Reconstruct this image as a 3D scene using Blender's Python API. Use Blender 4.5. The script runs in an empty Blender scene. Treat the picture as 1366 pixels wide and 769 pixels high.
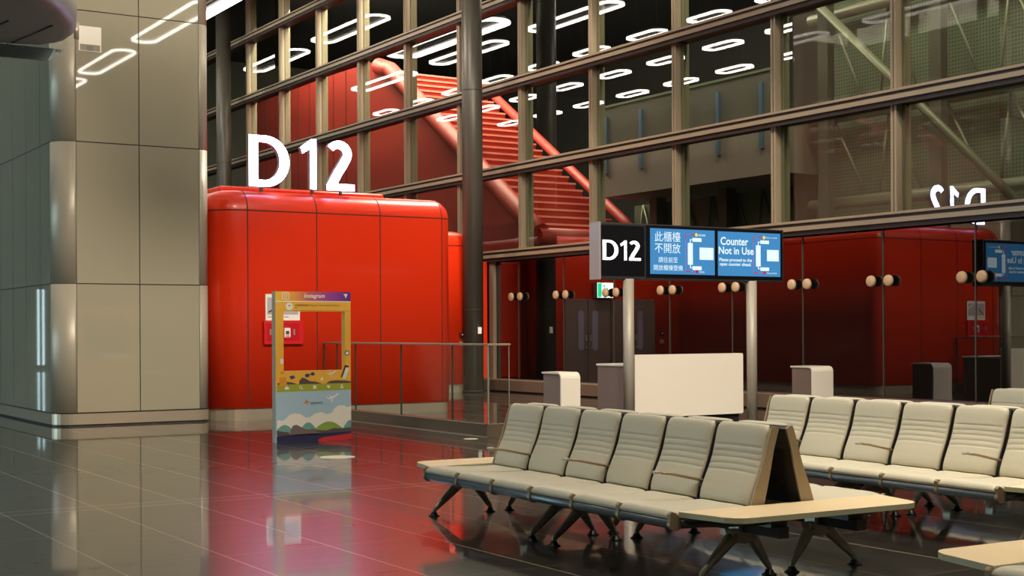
import bpy, bmesh, math, random
from mathutils import Vector, Matrix
random.seed(7)
S = bpy.context.scene
C = S.collection
PI = math.pi

# ---------------------------------------------------------------- camera, world, lights, exposure
F_PX, W_PX, H_PX = 1870.0, 1366.0, 769.0
cam_d = bpy.data.cameras.new('camera')
cam = bpy.data.objects.new('camera', cam_d); C.objects.link(cam)
cam.matrix_world = (Matrix.Translation((0, 0, 1.5)) @ Matrix.Rotation(-math.radians(32), 4, 'Z')
                    @ Matrix.Rotation(PI/2, 4, 'X') @ Matrix.Rotation(-0.0051, 4, 'Z'))
cam_d.sensor_fit = 'HORIZONTAL'; cam_d.sensor_width = 36
cam_d.lens = F_PX*36/W_PX
cam_d.shift_y = 56.5/W_PX
cam_d.clip_end = 300
S.camera = cam
S.view_settings.view_transform = 'Standard'
S.view_settings.look = 'None'
S.view_settings.gamma = 1
S.view_settings.use_curve_mapping = False
S.view_settings.exposure = 0.0
wd = bpy.data.worlds.new('world'); S.world = wd; wd.use_nodes = True
bg = wd.node_tree.nodes['Background']
bg.inputs[0].default_value = (0.9, 0.85, 0.75, 1); bg.inputs[1].default_value = 0.03
LAMP = 13.0            # brightness of the oval ceiling lamps

def area(name, loc, size, sizey, power, col, rot=(0, 0, 0)):
    d = bpy.data.lights.new(name, 'AREA'); d.shape = 'RECTANGLE'; d.size = size; d.size_y = sizey
    d.energy = power; d.color = col
    o = bpy.data.objects.new(name, d); o.location = loc; o.rotation_euler = rot; C.objects.link(o)
    return o
def spot(name, loc, aim, power, col, deg=70, blend=.6):
    d = bpy.data.lights.new(name, 'SPOT'); d.energy = power; d.color = col
    d.spot_size = math.radians(deg); d.spot_blend = blend; d.shadow_soft_size = .25
    o = bpy.data.objects.new(name, d); o.location = loc; C.objects.link(o)
    o.rotation_euler = (Vector(aim)-Vector(loc)).to_track_quat('-Z', 'Y').to_euler()
    return o
WARM = (1, .90, .76)
for i, (x, ax) in enumerate(((1, 6.5), (5, 9), (9, 11.5), (13, 14.5))):
    spot('hall_fill_spot', (x, 3, 13.3), (ax, 21, 2.0), 5000, WARM, 62)  # added fill spots for the pavilion, block and counter fronts
for i, y in enumerate((2, 10)):
    spot('hall_fill_spot', (-3, y, 12.3), (7, y+4, 0), 800, WARM, 75)  # added side fill toward the seats, no lamp known there
for x, y in ((7.3, 7.6), (5.8, 8.0), (6.9, 3.5), (10, 7)):
    spot('seating_downlight', (x, y, 13.3), (x+.2, y, 0), 2200, WARM, 46, .8)
spot('pavilion_fill_spot', (17.4, 24.5, 13.2), (12.8, 26, 1.5), 7000, WARM, 75)  # added fill for the pavilion side mirrored in the lower glass
for y in (16, 24, 33, 42):
    spot('facade_fill_spot', (9.5, y, 13), (18.3, y+1, 7), 2000, WARM, 80)  # added fill that brightens mullions and transoms
area('stair_fill_area', (21.6, 36, 13), 4, 10, 2500, (1, .85, .7))  # added fill above the red stair, source unseen
area('gallery_fill_area', (19.0, 18, 13.2), 1.2, 18, 2100, (1, .93, .78), (0, -math.radians(35), 0))  # added tilted fill for the gallery slab and mesh
area('stair_fill_area', (18.9, 40, 12.6), 1.2, 12, 2800, (1, .88, .76), (0, -math.radians(45), 0))  # added tilted fill for the stair's side panel

# ---------------------------------------------------------------- helpers
def lin(c):
    return tuple(((x/255)/12.92 if x <= 10.3 else ((x/255+.055)/1.055)**2.4) for x in c)
def mat(name, rgb, rough=.5, metal=0, spec=.5, emit=None, strength=0, coat=0, noise=0, nscale=8, bump=0):
    m = bpy.data.materials.new(name); m.use_nodes = True
    nt = m.node_tree; p = nt.nodes['Principled BSDF']
    c = lin(rgb)+(1,)
    p.inputs['Base Color'].default_value = c
    p.inputs['Roughness'].default_value = rough
    p.inputs['Metallic'].default_value = metal
    p.inputs['Specular IOR Level'].default_value = spec
    p.inputs['Coat Weight'].default_value = coat
    p.inputs['Coat Roughness'].default_value = .05
    if emit:
        p.inputs['Emission Color'].default_value = lin(emit)+(1,)
        p.inputs['Emission Strength'].default_value = strength
    if noise or bump:
        tc = nt.nodes.new('ShaderNodeTexCoord'); n = nt.nodes.new('ShaderNodeTexNoise')
        n.inputs['Scale'].default_value = nscale; n.inputs['Detail'].default_value = 4
        nt.links.new(tc.outputs['Object'], n.inputs['Vector'])
        if noise:
            mx = nt.nodes.new('ShaderNodeMix'); mx.data_type = 'RGBA'
            mx.inputs['A'].default_value = tuple(x*(1-noise) for x in c[:3])+(1,)
            mx.inputs['B'].default_value = tuple(min(1, x*(1+noise)) for x in c[:3])+(1,)
            nt.links.new(n.outputs['Fac'], mx.inputs['Factor'])
            nt.links.new(mx.outputs['Result'], p.inputs['Base Color'])
        if bump:
            b = nt.nodes.new('ShaderNodeBump'); b.inputs['Strength'].default_value = bump
            b.inputs['Distance'].default_value = .01
            nt.links.new(n.outputs['Fac'], b.inputs['Height']); nt.links.new(b.outputs['Normal'], p.inputs['Normal'])
    return m
def glassmat(name, tint, refl, rcol=(1, 1, 1), rough=0.0):
    m = bpy.data.materials.new(name); m.use_nodes = True
    nt = m.node_tree; nt.nodes.clear()
    out = nt.nodes.new('ShaderNodeOutputMaterial'); mx = nt.nodes.new('ShaderNodeMixShader')
    t = nt.nodes.new('ShaderNodeBsdfTransparent'); g = nt.nodes.new('ShaderNodeBsdfGlossy')
    t.inputs[0].default_value = tint+(1,); g.inputs['Color'].default_value = rcol+(1,)
    g.inputs['Roughness'].default_value = rough
    mx.inputs[0].default_value = refl
    nt.links.new(t.outputs[0], mx.inputs[1]); nt.links.new(g.outputs[0], mx.inputs[2])
    nt.links.new(mx.outputs[0], out.inputs[0])
    return m

class MB:
    """collects shapes; build() links them as one mesh object"""
    def __init__(s): s.bm = bmesh.new(); s.mi = 0; s.sm = False
    def face(s, vs):
        try: f = s.bm.faces.new(vs)
        except ValueError: return None
        f.material_index = s.mi; f.smooth = s.sm
        return f
    def v(s, p): return s.bm.verts.new(p)
    def box(s, x0, x1, y0, y1, z0, z1, bevel=0, seg=2):
        vs = [s.v((x, y, z)) for x in (x0, x1) for y in (y0, y1) for z in (z0, z1)]
        q = [(0, 1, 3, 2), (4, 6, 7, 5), (0, 4, 5, 1), (2, 3, 7, 6), (0, 2, 6, 4), (1, 5, 7, 3)]
        fs = [s.face([vs[i] for i in k]) for k in q]
        if bevel:
            es = list({e for f in fs for e in f.edges})
            r = bmesh.ops.bevel(s.bm, geom=es, offset=bevel, segments=seg, affect='EDGES', profile=.5)
            for f in r['faces']: f.material_index = s.mi; f.smooth = True
        return s
    def prism(s, pts, axis, a, b, smooth=False):
        """polygon pts in the plane normal to axis, extruded from a to b"""
        def mk(p, h):
            if axis == 'x': return (h, p[0], p[1])
            if axis == 'y': return (p[0], h, p[1])
            return (p[0], p[1], h)
        A = [s.v(mk(p, a)) for p in pts]; B = [s.v(mk(p, b)) for p in pts]
        n = len(pts)
        for i in range(n):
            f = s.face([A[i], A[(i+1) % n], B[(i+1) % n], B[i]])
            if f and smooth: f.smooth = True
        for L in (A, list(reversed(B))):
            s.face(L)
        return s
    def flat(s, pts, y):
        s.face([s.v((p[0], y, p[1])) for p in pts]); return s
    def rings(s, rings, close=True, cap=True, smooth=True):
        R = [[s.v(p) for p in r] for r in rings]
        n = len(R[0])
        for a, b in zip(R, R[1:]):
            for i in range(n if close else n-1):
                f = s.face([a[i], a[(i+1) % n], b[(i+1) % n], b[i]])
                if f: f.smooth = smooth
        if cap:
            s.face(list(reversed(R[0]))); s.face(R[-1])
        return s
    def tube(s, path, rad, seg=10, closed=False, flat=None):
        """round tube along a path; rad number or list; flat=(a,b) gives an elliptic/rect half size"""
        P = [Vector(p) for p in path]; n = len(P); rings = []
        prev = None
        for i, p in enumerate(P):
            if closed: d = P[(i+1) % n]-P[i-1]
            else: d = P[min(i+1, n-1)]-P[max(i-1, 0)]
            d.normalize()
            up = Vector((0, 0, 1)) if abs(d.z) < .95 else Vector((1, 0, 0))
            if prev is not None and abs(d.z) >= .6: up = prev
            x = d.cross(up)
            if x.length < 1e-6: x = d.orthogonal()
            x.normalize(); y = x.cross(d).normalized(); prev = y if abs(d.z) >= .6 else None
            r = rad[i] if isinstance(rad, (list, tuple)) else rad
            fx, fy = (r, r) if flat is None else (r*flat[0], r*flat[1])
            rings.append([p+x*math.cos(2*PI*k/seg)*fx+y*math.sin(2*PI*k/seg)*fy for k in range(seg)])
        if closed: rings.append(rings[0])
        return s.rings(rings, cap=not closed)
    def cyl(s, c, r, z0, z1, seg=24):
        return s.rings([[(c[0]+r*math.cos(2*PI*k/seg), c[1]+r*math.sin(2*PI*k/seg), z) for k in range(seg)] for z in (z0, z1)])
    def merge(s, me, M):
        vs = [s.v(M @ v.co) for v in me.vertices]
        for p in me.polygons: s.face([vs[i] for i in p.vertices])
        return s
    def build(s, name, mats, parent=None, loc=None, fix=True, weld=False):
        if weld: bmesh.ops.remove_doubles(s.bm, verts=s.bm.verts, dist=1e-5)
        if fix: bmesh.ops.recalc_face_normals(s.bm, faces=s.bm.faces)
        me = bpy.data.meshes.new(name); s.bm.to_mesh(me); s.bm.free()
        for m in (mats if isinstance(mats, (list, tuple)) else [mats]): me.materials.append(m)
        o = bpy.data.objects.new(name, me); C.objects.link(o)
        if parent: o.parent = parent
        if loc: o.location = loc
        return o
def tag(o, label=None, cat=None, group=None, kind=None):
    for k, v in (('label', label), ('category', cat), ('group', group), ('kind', kind)):
        if v: o[k] = v
    return o
def thing(name, loc, label, cat, group=None, rz=0, kind=None):
    o = bpy.data.objects.new(name, None); C.objects.link(o); o.location = loc; o.rotation_euler = (0, 0, rz)
    o.empty_display_size = .2
    return tag(o, label, cat, group, kind)
def kids(o): return [c for c in bpy.data.objects if c.parent == o]
def copy_tree(o, parent=None):
    c = o.copy(); C.objects.link(c)
    if parent: c.parent = parent
    for k in kids(o): copy_tree(k, c)
    return c
def curve_mesh(cu):
    o = bpy.data.objects.new('tmp', cu); C.objects.link(o)
    dg = bpy.context.evaluated_depsgraph_get(); dg.update()
    me = bpy.data.meshes.new_from_object(o.evaluated_get(dg))
    bpy.data.objects.remove(o)
    return me
def text_into(mb, txt, x0, x1, z0, z1, y, fit='both', shear=0, bold=0, depth=0):
    """flat lettering facing -Y filling the box x0..x1, z0..z1 (fit='h': keep proportions, left aligned)"""
    cu = bpy.data.curves.new('t', 'FONT'); cu.body = txt; cu.shear = shear; cu.offset = bold
    cu.resolution_u = 4; cu.extrude = 0
    me = curve_mesh(cu)
    xs = [v.co.x for v in me.vertices]; ys = [v.co.y for v in me.vertices]
    if not xs: return
    a, b, c, d = min(xs), max(xs), min(ys), max(ys)
    sz = (z1-z0)/(d-c); sx = (x1-x0)/(b-a) if fit == 'both' else sz
    M = Matrix(((sx, 0, 0, x0-a*sx), (0, 0, 0, y), (0, sz, 0, z0-c*sz), (0, 0, 0, 1)))
    mb.merge(me, M)
def circ(cx, cz, r, n=24, rz=None): return [(cx+r*math.cos(2*PI*k/n), cz+(rz or r)*math.sin(2*PI*k/n)) for k in range(n)]
def rrect(x0, x1, z0, z1, r, n=5):
    P = []
    for cx, cz, a in ((x1-r, z1-r, 0), (x0+r, z1-r, 90), (x0+r, z0+r, 180), (x1-r, z0+r, 270)):
        for k in range(n+1):
            t = math.radians(a+90*k/n); P.append((cx+r*math.cos(t), cz+r*math.sin(t)))
    return P
def outline(x0, x1, y0, y1, rs, n=8, d=0):
    """plan outline, corner radii rs = (front-left, front-right, back-right, back-left), shrunk by d; counter-clockwise"""
    P = []; x0 += d; x1 -= d; y0 += d; y1 -= d
    for (cx, cy, sx, sy, a, r) in ((x0, y0, 1, 1, 180, rs[0]), (x1, y0, -1, 1, 270, rs[1]), (x1, y1, -1, -1, 0, rs[2]), (x0, y1, 1, -1, 90, rs[3])):
        r = max(.02, r-d)
        for k in range(n+1):
            t = math.radians(a+90*k/n)
            P.append((cx+sx*r+r*math.cos(t), cy+sy*r+r*math.sin(t)))
    return P

# ---------------------------------------------------------------- materials
M = {}
M['red'] = mat('red_panel', (224, 48, 10), .32, spec=.45, coat=.15)
M['redseam'] = mat('panel_joint', (70, 14, 8), .7)
M['redin'] = mat('red_interior', (172, 46, 34), .5)
M['steel'] = mat('brushed_steel', (190, 176, 154), .3, .55, noise=.06, nscale=40)
M['black'] = mat('black_matte', (16, 15, 14), .7)
M['dark'] = mat('dark_metal', (78, 74, 65), .4, .25, bump=.03)
M['bronze'] = mat('bronze_aluminium', (150, 134, 110), .45, .1)
M['bronzed'] = mat('bronze_dark', (46, 36, 30), .55, .2)
M['glass'] = glassmat('curtain_glass', (.50, .57, .48), .14)
M['lowglass'] = glassmat('coated_glass', (.45, .45, .42), .16)
M['rail'] = glassmat('railing_glass', (.86, .90, .87), .06)
M['beige'] = mat('back_painted_glass', (160, 152, 130), .02, spec=1.0, noise=.02, nscale=.6)
M['alu'] = mat('anodised_corner', (172, 162, 142), .42, .2)
M['joint'] = mat('joint_gasket', (48, 42, 36), .6)
M['white'] = mat('white_laminate', (228, 217, 200), .35, noise=.01)
M['taupe'] = mat('taupe_laminate', (128, 110, 100), .45, noise=.03)
M['lamp'] = mat('lamp_diffuser', (255, 255, 255), .5, emit=(255, 246, 232), strength=LAMP)
M['ceil'] = mat('dark_ceiling', (50, 46, 42), .9, noise=.3, nscale=.5)
M['wall'] = mat('hall_wall', (104, 98, 86), .7, noise=.08, nscale=.4)
M['leather'] = mat('beige_upholstery', (202, 194, 170), .48, noise=.03, nscale=60, bump=.05)
M['shell'] = mat('tan_shell', (170, 152, 120), .45)
M['shelld'] = mat('dark_shell', (60, 54, 46), .55)
M['bar'] = mat('blue_grey_aluminium', (116, 128, 134), .32, .3)
M['clip'] = mat('bronze_clip', (158, 138, 106), .4, .3)
M['clamp'] = mat('clamp_face', (206, 170, 132), .5)
M['leg'] = mat('cast_aluminium', (178, 170, 150), .36, .35)
M['foot'] = mat('black_foot', (24, 22, 20), .4)
M['maple'] = mat('maple_laminate', (238, 212, 168), .42, noise=.04, nscale=5)
M['mapleedge'] = mat('pale_edge', (204, 200, 164), .5)
M['letter'] = mat('lit_letter', (255, 255, 255), .4, emit=(188, 198, 255), strength=22)
M['lettersg'] = mat('lit_sign_letter', (255, 255, 255), .4, emit=(238, 240, 255), strength=1.3)
M['frame'] = mat('sign_frame', (52, 50, 50), .45, .3)
M['framel'] = mat('sign_end', (168, 156, 150), .4, .3)
M['panelblack'] = mat('sign_panel', (10, 10, 14), .35)
M['blue'] = mat('screen_blue', (12, 12, 14), .3, emit=(66, 140, 196), strength=1.0)
M['scrwhite'] = mat('screen_white', (12, 12, 14), .3, emit=(232, 250, 255), strength=1.05)
M['scryel'] = mat('screen_yellow', (12, 12, 14), .3, emit=(255, 226, 70), strength=1)
M['scrred'] = mat('screen_red', (12, 12, 14), .3, emit=(216, 34, 70), strength=.9)
M['scrviolet'] = mat('screen_violet', (12, 12, 14), .3, emit=(168, 112, 206), strength=.9)
M['exit'] = mat('exit_green', (40, 200, 140), .4, emit=(30, 200, 140), strength=6)
M['exitw'] = mat('exit_white', (240, 255, 245), .4, emit=(215, 255, 235), strength=9)
M['door'] = mat('grey_door', (112, 92, 84), .45, noise=.04)
M['hazy'] = mat('door_window', (150, 140, 160), .1)
M['mesh'] = mat('perforated_metal', (96, 98, 78), .55, .3)
M['tubel'] = mat('pale_tube', (112, 110, 88), .45, .2)
M['slab'] = mat('gallery_slab', (134, 114, 106), .6)
M['day'] = mat('daylight_window', (220, 240, 245), .4, emit=(196, 230, 238), strength=2.6)
M['pvc'] = mat('white_plate', (232, 228, 218), .4)
M['fired'] = mat('fire_cabinet_red', (206, 24, 34), .35)
M['sticker'] = mat('cream_disc', (238, 228, 190), .4)
M['fin'] = mat('soffit_metal', (150, 146, 138), .5, .1)
M['teal'] = mat('teal_strip', (140, 158, 158), .35)

# perforated dots on the mesh material
nt = M['mesh'].node_tree; p = nt.nodes['Principled BSDF']
tc = nt.nodes.new('ShaderNodeTexCoord'); vo = nt.nodes.new('ShaderNodeTexVoronoi')
vo.inputs['Scale'].default_value = 13; vo.inputs['Randomness'].default_value = 0
rp = nt.nodes.new('ShaderNodeValToRGB')
rp.color_ramp.elements[0].position = .32; rp.color_ramp.elements[0].color = lin((14, 16, 12))+(1,)
rp.color_ramp.elements[1].position = .38; rp.color_ramp.elements[1].color = lin((94, 104, 80))+(1,)
nt.links.new(tc.outputs['Object'], vo.inputs['Vector']); nt.links.new(vo.outputs['Distance'], rp.inputs[0])
nt.links.new(rp.outputs[0], p.inputs['Base Color'])

# polished stone floor with light joints
def floor_mat():
    m = bpy.data.materials.new('polished_stone'); m.use_nodes = True
    nt = m.node_tree; p = nt.nodes['Principled BSDF']; N = nt.nodes.new; L = nt.links.new
    tc = N('ShaderNodeTexCoord'); sp = N('ShaderNodeSeparateXYZ'); L(tc.outputs['Object'], sp.inputs[0])
    def mth(op, a, b=None, c=None):
        n = N('ShaderNodeMath'); n.operation = op
        for i, q in enumerate((a, b, c)):
            if q is None: continue
            if isinstance(q, (int, float)): n.inputs[i].default_value = q
            else: L(q, n.inputs[i])
        return n.outputs[0]
    def line(coord, off, pitch, hw):
        t = mth('MODULO', mth('ADD', coord, 100*pitch-off), pitch)
        return mth('MAXIMUM', mth('LESS_THAN', t, hw), mth('GREATER_THAN', t, pitch-hw))
    def single(coord, at, hw): return mth('LESS_THAN', mth('ABSOLUTE', mth('SUBTRACT', coord, at)), hw)
    lx = line(sp.outputs['X'], 2.56, .77, .006)
    ly = mth('MULTIPLY', line(sp.outputs['Y'], 12.05, 1.54, .004), .5)
    d = mth('MAXIMUM', single(sp.outputs['Y'], 12.17, .010), single(sp.outputs['Y'], 11.94, .010))
    ln = mth('MAXIMUM', mth('MAXIMUM', lx, ly), d)
    # per-tile tone
    fx = mth('FLOOR', mth('DIVIDE', mth('SUBTRACT', sp.outputs['X'], 2.56), .77))
    fy = mth('FLOOR', mth('DIVIDE', mth('SUBTRACT', sp.outputs['Y'], 12.05), 1.54))
    wn = N('ShaderNodeTexWhiteNoise'); wn.noise_dimensions = '2D'
    cb = N('ShaderNodeCombineXYZ'); L(fx, cb.inputs[0]); L(fy, cb.inputs[1]); L(cb.outputs[0], wn.inputs['Vector'])
    ns = N('ShaderNodeTexNoise'); ns.inputs['Scale'].default_value = 2.2; ns.inputs['Detail'].default_value = 6
    mp = N('ShaderNodeMapping'); mp.inputs['Scale'].default_value = (1, 4, 1)
    L(tc.outputs['Object'], mp.inputs[0]); L(mp.outputs[0], ns.inputs['Vector'])
    tone = mth('ADD', mth('MULTIPLY', wn.outputs['Value'], .35), mth('MULTIPLY', ns.outputs['Fac'], .9))
    mx = N('ShaderNodeMix'); mx.data_type = 'RGBA'
    mx.inputs['A'].default_value = lin((28, 26, 24))+(1,); mx.inputs['B'].default_value = lin((54, 49, 43))+(1,)
    L(tone, mx.inputs['Factor'])
    m2 = N('ShaderNodeMix'); m2.data_type = 'RGBA'; m2.inputs['B'].default_value = lin((206, 186, 156))+(1,)
    L(mth('MULTIPLY', ln, .55), m2.inputs['Factor']); L(mx.outputs['Result'], m2.inputs['A'])
    L(m2.outputs['Result'], p.inputs['Base Color'])
    L(mth('ADD', mth('MULTIPLY', ns.outputs['Fac'], .08), .25), p.inputs['Roughness'])
    p.inputs['Specular IOR Level'].default_value = .5; L(mth('MULTIPLY', mth('SUBTRACT', 1, mth('MULTIPLY', ln, .4)), .88), p.inputs['Coat Weight']); L(mth('ADD', mth('MULTIPLY', ns.outputs['Fac'], .05), .015), p.inputs['Coat Roughness'])
    return m
M['floor'] = floor_mat()

# ---------------------------------------------------------------- the hall shell
FX = 18.28
b = MB(); b.box(-16, 36, -20, 60, -.3, 0); tag(b.build('floor', M['floor']), kind='structure')
b = MB(); b.box(-16, 36, -20, 60, 13.6, 13.9); tag(b.build('ceiling', M['ceil']), kind='structure')
for nm, a in (('wall_left', (-16, -15.8, -20, 60)), ('wall_back', (-16, 36, 59.8, 60)), ('wall_front', (-16, 36, -20, -19.8)), ('wall_far_right', (35.8, 36, -20, 60))):
    b = MB(); b.box(*a, 0, 13.6); tag(b.build(nm, M['wall'] if nm != 'wall_far_right' else M['ceil']), kind='structure')
for i, (x0, x1) in enumerate(((-3.2, -2.8), (-6.2, -5.8))):
    w = thing('window_%d' % (i+1), ((x0+x1)/2, 59.7, 0), None, None, kind='structure')
    b = MB(); b.box(x0-(x0+x1)/2, x1-(x0+x1)/2, -.02, .02, .15, 3.3); b.build('window_pane', M['day'], w)
    b = MB()
    for xx in (x0, x1, (x0+x1)/2): b.box(xx-(x0+x1)/2-.05, xx-(x0+x1)/2+.05, -.06, .04, 0, 3.4)
    b.box(x0-(x0+x1)/2, x1-(x0+x1)/2, -.06, .04, 3.3, 3.42); b.build('window_frame', M['dark'], w)

w = thing('window_3', (-15.75, 32, 0), None, None, kind='structure')  # added unseen glazing, cool fill for the beige block's left face
b = MB(); b.box(-.02, .02, -9, 9, 1, 7.5); b.build('window_pane', mat('cool_fill_glow', (220, 240, 245), .4, emit=(190, 228, 240), strength=6.5), w)  # pane glows as fill light
b = MB()
for k in range(10): b.box(-.06, .06, -9+2*k-.06, -9+2*k+.06, .9, 7.6)
for z in (.95, 3.1, 5.3, 7.55): b.box(-.06, .06, -9, 9, z-.05, z+.05)
b.build('window_frame', M['dark'], w)

# ---------------------------------------------------------------- glass curtain wall on the right
root = thing('wall_right', (FX, 0, 0), None, None, kind='structure')
TZ = [3.38, 5.46, 7.55, 9.65, 11.76]
MY = [16.79+2.975*k for k in range(-3, 14)]
YA, YB = MY[0], MY[-1]
mlist = list(zip(MY, MY[1:]))
for k, y in enumerate(MY):
    b = MB(); b.mi = 0
    b.box(-.11, -.06, y-.065, y-.012, 3.3, 13.6); b.box(-.11, -.06, y+.012, y+.065, 3.3, 13.6)
    b.box(-.07, .06, y-.06, y+.06, 3.3, 13.6); b.mi = 1; b.box(.06, .24, y-.075, y+.075, 3.3, 13.6)
    b.build('mullion', [M['bronze'], M['bronze']], root)
for z in TZ:
    b = MB(); b.mi = 1; b.box(-.17, .2, YA, YB, z-.14, z+.08)
    b.mi = 0
    b.box(-.235, -.17, YA, YB, z+.055, z+.10); b.box(-.255, -.17, YA, YB, z-.085, z-.005)
    b.mi = 1; b.box(-.20, -.17, YA, YB, z-.003, z+.055); b.box(-.21, -.17, YA, YB, z-.17, z-.085)
    b.build('transom', [M['bronze'], M['bronzed']], root)
zs = TZ+[13.6]
for (a, c) in mlist:
    for z0, z1 in zip(zs, zs[1:]):
        b = MB(); b.face([b.v((0, a+.1, z0+.05)), b.v((0, c-.1, z0+.05)), b.v((0, c-.1, z1-.1)), b.v((0, a+.1, z1-.1))])
        b.build('glass_pane', M['glass'], root, fix=False)
JY = [17.12+1.965*k for k in range(-4, 15)]
for a, c in zip(JY, JY[1:]):
    b = MB(); b.face([b.v((-.02, a+.012, .3)), b.v((-.02, c-.012, .3)), b.v((-.02, c-.012, 3.28)), b.v((-.02, a+.012, 3.28))])
    b.build('lower_glass_pane', M['lowglass'], root, fix=False)
    b = MB(); b.box(-.03, .02, c-.012, c+.012, .3, 3.28); b.build('glass_joint', M['dark'], root)
    for dy in (-.2, .2):
        b = MB(); b.mi = 0
        prof = [(.0, -.15), (.075, -.15), (.095, -.135), (.1, -.11), (.1, -.095)]
        b.rings([[(x, c+dy+max(r, .002)*math.cos(2*PI*k/20), 2.32+max(r, .002)*math.sin(2*PI*k/20)) for k in range(20)] for r, x in prof])
        b.mi = 1
        b.rings([[(x, c+dy+r*math.cos(2*PI*k/14), 2.32+r*math.sin(2*PI*k/14)) for k in range(14)] for r, x in ((.085, -.095), (.085, -.06), (.05, -.06), (.05, -.02))])
        b.build('glass_clamp', [M['clamp'], M['bronzed']], root)
b = MB(); b.box(-.13, -.03, 29.93, 30.12, .3, 3.3); b.build('corner_post', M['bronze'], root)
b = MB(); b.box(-.38, .05, YA, 30.9, .02, .30, bevel=.02); b.mi = 1; b.box(-.32, .0, YA, 30.9, 0, .03)
b.build('bench_plinth', [mat('brown_plinth', (112, 92, 76), .35, noise=.15, nscale=3), M['black']], root)
b = MB(); b.box(.55, .6, YA, YB, 0, 3.3); b.build('interior_shade_sheet', mat('interior_shade', (22, 17, 16), .9), root)  # dark sheet stands in for the unlit interior behind the lower glass

# ---------------------------------------------------------------- behind the glass: gallery floor, red stair, mesh screens
b = MB(); b.box(FX+.3, 35.8, 6, 59.8, 3.2, 3.3); tag(b.build('trim_1', M['ceil']), kind='structure')
st = thing('red_staircase', (20, 30.9, 3.9), 'broad red staircase climbing away behind the upper glass wall', 'staircase')
NT = 25; RUN, RISE = 8.7/NT, 5.75/NT
b = MB()
for k in range(NT):
    b.box(.12, 3.0, k*RUN-.02, (k+1)*RUN+.02, k*RISE+.03, (k+1)*RISE-.03)
b.build('stair_flight', M['redin'], st)
b = MB()
for k in range(NT): b.box(.12, 3.0, k*RUN-.05, k*RUN+.02, (k+1)*RISE-.055, (k+1)*RISE)
b.build('step_nosing', mat('pink_nosing', (240, 158, 138), .4), st)
b = MB(); b.tube([(0, -.3, .15), (0, .2, .45), (0, 8.2, 5.75), (0, 9, 6.0)], .26, 14); b.build('stringer', M['redin'], st)
b = MB(); b.tube([(3.1, -.3, .2), (3.1, .2, .6), (3.1, 8.4, 5.9)], .13, 12); b.build('stringer', M['redin'], st)
b = MB(); b.tube([(-.1, -.35, .05), (3.2, -.35, .05)], .22, 14); b.build('landing_beam', M['redin'], st)
b = MB()
b.prism([(0, -.6), (9.2, -.6), (19, -.6), (19, 6.4), (9.2, 6.15), (8.2, 5.7), (.2, .35), (0, .1)], 'x', -.12, -.02)
b.build('side_panel', M['redin'], st)
b = MB()
for k in range(1, 11): b.box(-.135, -.12, 9.2+k*.98-.012, 9.2+k*.98+.012, -.6, 6.2)
b.build('panel_joint', M['redseam'], st)
gl = thing('gallery_walkway', (21.7, 23.3, 5), 'pale upper walkway with glass balustrade behind the curtain wall', 'walkway')
b = MB(); b.box(0, 3, 0, 7, 0, 1.15); b.build('slab', M['slab'], gl)
b = MB(); b.box(0, .04, 0, 7, 1.15, 2.36); b.build('balustrade_glass', mat('frosted_balustrade', (104, 94, 88), .2), gl)
b = MB(); b.box(-.03, .06, 0, 7, 2.34, 2.40); b.build('handrail', M['tubel'], gl)
for k in range(3):
    b = MB(); b.box(1.2, 1.5, .5+k*2.8, .8+k*2.8, -1.7, 0); b.build('support_post', M['dark'], gl)
for k in range(5):
    b = MB(); b.box(-.06, .02, .6+k*1.5, .72+k*1.5, .6, 2.1); b.build('post', mat('lit_post', (120, 140, 170), .3, .7) if k == 0 else bpy.data.materials['lit_post'], gl)
ms = thing('mesh_screen', (22.4, 7.5, 3.3), 'perforated metal screen with diagonal rods behind the right panes', 'screen')
b = MB(); b.box(.25, .3, 0, 15.6, 0, 10.2); b.build('mesh_sheet', M['mesh'], ms)
b = MB()
for z in (.95, 2.85, 5.1, 7.4): b.tube([(-.02, 0, z), (-.02, 15.6, z)], .13, 10)
b.build('rail_tube', M['tubel'], ms)
b = MB()
for k in range(10):
    for z0, z1 in ((1.0, 2.8), (2.9, 5.0), (5.2, 7.3), (7.5, 9.8)):
        y = k*1.56
        b.tube([(.1, y, z0), (.1, y+.95, z1)], .028, 6); b.tube([(.1, y+1.2, z0), (.1, y+.95, z1)], .028, 6)
b.build('diagonal_rod', M['tubel'], ms)
b = MB(); b.box(.9, .95, 15.6, 23.4, 0, 1.6)
b.build('lower_mesh_sheet', M['mesh'], ms)
b = MB()
for k in range(8): b.tube([(.86, 15.7+k*.95, .05), (.86, 16.3+k*.95, 1.6)], .025, 6); b.tube([(.86, 16.6+k*.95, .05), (.86, 16.3+k*.95, 1.6)], .025, 6)
b.build('diagonal_rod', M['tubel'], ms)
b = MB()
for k in range(5): b.box(-.5, -.3, 2.2+k*3.1, 2.5+k*3.1, 0, 10.2)
b.build('upright', M['dark'], ms)
b = MB(); b.tube([(-.7, 2, 2.2), (-.7, 7.5, 6.5)], .09, 10); b.tube([(-.7, 15, 5.5), (-.7, 9.5, .5)], .09, 10); b.build('brace', M['tubel'], ms)

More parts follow.
